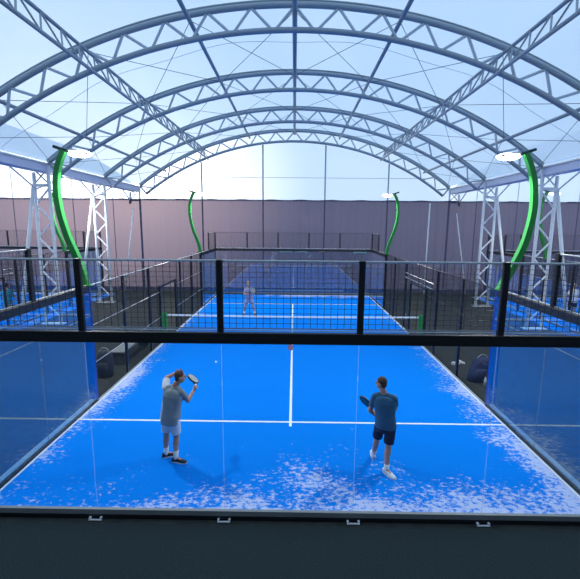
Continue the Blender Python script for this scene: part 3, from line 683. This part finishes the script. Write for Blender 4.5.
def person(loc, J, face, label, clothes, vox=.006, bare_l=True):
    """J: joints in world coordinates"""
    t = Thing('person', loc, label, 'person')
    J = {k: V(v) for k, v in J.items()}
    sh = (J['shR']-J['shL']).normalized(); hp = (J['hipR']-J['hipL']).normalized()
    B = MB()
    pel = (J['hipL']+J['hipR'])/2; chest = (J['shL']+J['shR'])/2; nk = J['neck']
    mix = lambda u: (hp*(1-u)+sh*u).normalized()
    P = lambda u: pel.lerp(chest, u)
    tors = [(-.12, .13, .09), (0, .165, .115), (.16, .165, .115), (.36, .140, .098), (.6, .158, .108), (.82, .175, .112), (.97, .150, .088), (1.06, .085, .062)]
    B.loft([(P(u), a, b, mix(max(0, u))) for u, a, b in tors])
    B.cap(chest-V((0, 0, .02)), nk+V((0, 0, .03)), .062, .056)
    for s_ in ('shL', 'shR'): B.cap(nk-V((0, 0, .035)), J[s_]+V((0, 0, .005)), .05, .05)
    f = norm(face); hc = J['head']; rgt = f.cross(V((0, 0, 1))).normalized(); upv = rgt.cross(f)
    B.cap(nk, hc-upv*.05-f*.02, .056, .058)
    B.ell(hc+upv*.02-f*.01, (.076, .095, .10), (rgt, f, upv)); B.ell(hc+f*.022-upv*.045, (.058, .068, .075), (rgt, f, upv))
    B.cap(hc+f*.088+upv*.012, hc+f*.108-upv*.022, .010, .015, 8)                 # nose
    B.cap(hc+f*.078-upv*.052-rgt*.02, hc+f*.078-upv*.052+rgt*.02, .010, .010, 8)   # lips
    for s in (-1, 1): B.ell(hc+rgt*.078*s-f*.01-upv*.005, (.012, .02, .033), (rgt, f, upv), 10, 8)
    for s, (a, e, w) in (('L', ('shL', 'elL', 'wrL')), ('R', ('shR', 'elR', 'wrR'))):
        B.ell(J[a], (.058, .058, .058)); B.cap(J[a], J[e], .056, .042); B.cap(J[e], J[w], .044, .028)
    grips = {}
    for s, tb in (('L', 1), ('R', -1)):
        hd, ac, curl = J_h[s]
        grips[s] = hand(B, J['wr'+s], hd, ac, curl, thumb=tb)
    for s in 'LR':
        B.cap(J['hip'+s], J['kn'+s], .088, .058); B.cap(J['kn'+s], J['kn'+s].lerp(J['an'+s], .3), .056, .058)
        B.cap(J['kn'+s].lerp(J['an'+s], .28)-norm(J['toe'+s])*.012, J['an'+s], .056, .038)
        B.cap(J['an'+s], J['an'+s]+V((0, 0, -.04))+norm(J['toe'+s])*.10, .036, .03)
    B.ell(pel-V(sh).cross(V((0, 0, 1)))*0+V((0, 0, -.03)), (.165, .12, .12), (hp, V((0, 0, 1)).cross(hp), V((0, 0, 1))))
    body = t.part('body', B, M_['skin'], voxel=vox)
    # eyes
    for s in (-1, 1):
        t.part('eye', MB().ell(hc+f*.079+rgt*.031*s+upv*.012, (.012, .006, .008), (rgt, f, upv), 8, 6), M_['eye'])
    # hair
    H = MB(); H.ell(hc+upv*.045-f*.022, (.084, .094, .088), (rgt, f, upv)); H.ell(hc-f*.055-upv*.01, (.072, .052, .075), (rgt, f, upv))
    t.part('hair', H, clothes['hair'], voxel=vox*1.3)
    # shirt
    Sx = MB(); sc = 1.10
    Sx.loft([(P(u), a*sc+.012, b*sc+.014, mix(max(0, u))) for u, a, b in [(clothes.get('hem', -.08), .165, .118), (.1, .168, .12), (.36, .155, .112), (.6, .165, .115), (.82, .178, .116), (.97, .165, .09), (1.05, .10, .064)]])
    Sx.cap(chest, nk-V((0, 0, .03)), .075, .064, flat1=True)
    for s in 'LR':
        a, e = J['sh'+s], J['el'+s]; Sx.cap(nk-V((0, 0, .04)), a, .056, .06); Sx.cap(a-V((0, 0, .008)), a.lerp(e, .66), .066, .066, flat1=True)
    t.part('shirt', Sx, clothes['shirt'], voxel=vox*1.3)
    if 'under' in clothes:
        U = MB(); a, e = J['shL'], J['elL']; U.cap(a+sh*-.01, a.lerp(e, .85), .074, .07, flat1=True)
        U.loft([(P(-.1)-sh*.10, .115, .115, sh), (P(.5)-sh*.085, .118, .11, sh), (P(.9)-sh*.085, .115, .10, sh)])
        t.part('undershirt', U, clothes['under'], voxel=vox*1.3, label='white sleeve and side of the shirt')
    Q = MB(); Q.loft([(P(-.02)+V((0, 0, -.12)), .17, .125, hp), (P(0), .178, .130, hp), (P(.12), .17, .122, hp)])
    for s in 'LR':
        a, e = J['hip'+s], J['kn'+s]; Q.cap(a, a.lerp(e, clothes.get('short', .72)), .102, .098, flat1=True)
    t.part('shorts', Q, clothes['shorts'], voxel=vox*1.3)
    for s in 'LR':
        an, kn = J['an'+s], J['kn'+s]
        t.part('sock', MB().cap(an-V((0, 0, .03)), an.lerp(kn, clothes.get('sock', .3)), .043, .050, flat1=True), M_['whitec'], smooth=True)
        d = norm(J['toe'+s]); h = an-d*.075; h.z = an.z-.085
        so = t.part('shoe', shoe_mesh(MB(), h, d, .30, .052, 0, .085), clothes['shoe'], smooth=True)
        t.part('sole', sole_mesh(MB(), h, d, .30, .055, -.004), M_['sole'], parent=so)
    return grips
# player 1: grey shirt, left
fwd = V((.55, .83, 0)); side = V((.83, -.55, 0))
J_h = {'L': ((.85, .1, .35), (.1, .3, .9), .35), 'R': ((.25, .35, .9), (.75, -.5, 0), 1.25)}
J = dict(hipL=(-2.37, 1.54, .90), hipR=(-2.20, 1.46, .90), knL=(-2.41, 1.58, .50), knR=(-2.20, 1.52, .49), anL=(-2.44, 1.60, .085), anR=(-2.20, 1.44, .085),
         toeL=(.9, .4, 0), toeR=(.97, -.15, 0), shL=(-2.37, 1.57, 1.45), shR=(-2.05, 1.45, 1.43), neck=(-2.17, 1.54, 1.53), head=(-2.08, 1.57, 1.69),
         elL=(-2.42, 1.76, 1.58), wrL=(-2.25, 1.80, 1.66), elR=(-1.98, 1.62, 1.18), wrR=(-1.91, 1.82, 1.30))
J['head'] = (-2.09, 1.56, 1.685)
g = person((-2.3, 1.5, 0), J, (.93, .35, -.05), 'person in a grey shirt and white shorts, seen from behind, racket raised beside the head',
       dict(hair=M_['hair'], shirt=M_['grey'], under=M_['whitec'], shorts=M_['whitec'], shoe=M_['blackc'], hem=-.22, short=.80, sock=.34))
racket(g['R'], (-.32, .62, .16), (.7, -.1, .7), 'dark padel racket with pale face held up by the player in grey')
# player 2: blue shirt, right
J_h = {'L': ((-.1, .75, .1), (0, .2, 1), 1.1), 'R': ((-.85, .3, -.1), (0, .1, 1), .9)}
J = dict(hipL=(1.69, 1.36, .90), hipR=(1.87, 1.28, .90), knL=(1.68, 1.52, .50), knR=(1.84, 1.28, .49), anL=(1.70, 1.66, .105), anR=(1.83, 1.20, .085),
         toeL=(-.15, .98, -.1), toeR=(-.1, .99, 0), shL=(1.57, 1.36, 1.44), shR=(1.90, 1.27, 1.44), neck=(1.71, 1.33, 1.53), head=(1.67, 1.36, 1.69),
         elL=(1.50, 1.42, 1.13), wrL=(1.63, 1.58, .95), elR=(1.97, 1.42, 1.17), wrR=(1.80, 1.62, 1.08))
J['toeL'] = (.1, .99, 0); J['toeR'] = (.55, -.83, 0); J['anL'] = (1.66, 1.68, .085)
J['anR'] = (1.80, 1.17, .085)
g = person((1.77, 1.4, 0), J, (-.75, .62, -.05), 'person in a steel blue shirt and navy shorts, back turned, right side of court',
       dict(hair=M_['hair'], shirt=M_['teal'], shorts=M_['navy'], shoe=M_['whitec'], hem=-.1, short=.84, sock=.22))
racket(g['L'], (-.38, .1, .42), (.75, .45, .4), 'dark padel racket held at the waist by the player in blue')
# player 3: beyond the net
J_h = {'L': ((-.45, -.75, .2), (0, .2, 1), 1.0), 'R': ((.3, -.85, .2), (0, .2, 1), 1.0)}
x, y = -2.2, 14.0
J = dict(hipL=(x+.10, y, .86), hipR=(x-.10, y, .86), knL=(x+.20, y-.1, .46), knR=(x-.20, y-.1, .46), anL=(x+.27, y, .085), anR=(x-.27, y, .085),
         toeL=(.3, -.95, 0), toeR=(-.3, -.95, 0), shL=(x+.17, y-.06, 1.38), shR=(x-.17, y-.06, 1.38), neck=(x-.02, y-.08, 1.47), head=(x-.04, y-.11, 1.63),
         elL=(x+.24, y-.16, 1.12), wrL=(x+.10, y-.36, 1.18), elR=(x-.24, y-.16, 1.12), wrR=(x-.06, y-.38, 1.14))
g = person((x, y, 0), J, (.1, -.99, -.05), 'person in pale lilac clothes beyond the net, knees apart, facing the camera',
       dict(hair=M_['fair'], shirt=M_['lilac'], shorts=M_['lilac'], shoe=M_['blackc'], hem=-.1, short=.7, sock=.3), vox=.009)
racket(g['L'], (.75, -.2, .55), (0, -.9, .2), 'padel racket held in front by the far player beyond the net')
# neighbouring players
J_h = {'L': ((0, .2, -.9), (.9, 0, 0), .5), 'R': ((0, .6, -.5), (.9, 0, 0), .5)}
x, y = -13.2, 12.2
J = dict(hipL=(x-.10, y, .90), hipR=(x+.10, y, .90), knL=(x-.14, y+.04, .50), knR=(x+.14, y+.02, .50), anL=(x-.17, y, .085), anR=(x+.17, y, .085), toeL=(-.1, .98, 0), toeR=(.2, .95, 0),
         shL=(x-.19, y+.02, 1.42), shR=(x+.19, y+.02, 1.42), neck=(x, y+.03, 1.52), head=(x+.02, y+.06, 1.68), elL=(x-.27, y+.05, 1.14), wrL=(x-.22, y+.22, .95), elR=(x+.27, y+.1, 1.15), wrR=(x+.24, y+.32, 1.05))
person((x, y, 0), J, (.2, .95, 0), 'person in a cyan shirt with dark hair on the left neighbouring court', dict(hair=M_['dhair'], shirt=M_['cyan'], shorts=M_['grey'], shoe=M_['whitec'], hem=-.15), vox=.012)
x, y = 14.0, 13.9
J = dict(hipL=(x-.10, y, .90), hipR=(x+.10, y, .90), knL=(x-.14, y+.04, .50), knR=(x+.14, y+.02, .50), anL=(x-.17, y, .085), anR=(x+.17, y, .085), toeL=(-.1, .98, 0), toeR=(.2, .95, 0),
         shL=(x-.19, y+.02, 1.42), shR=(x+.19, y+.02, 1.42), neck=(x, y+.03, 1.52), head=(x+.02, y+.06, 1.68), elL=(x-.27, y+.05, 1.14), wrL=(x-.22, y+.22, .95), elR=(x+.27, y+.1, 1.15), wrR=(x+.4, y+.22, 1.1))
person((x, y, 0), J, (.5, .8, 0), 'person in a white shirt and dark shorts on the right neighbouring court', dict(hair=M_['fair'], shirt=M_['whitec'], shorts=M_['navy'], shoe=M_['whitec'], hem=-.1), vox=.012)
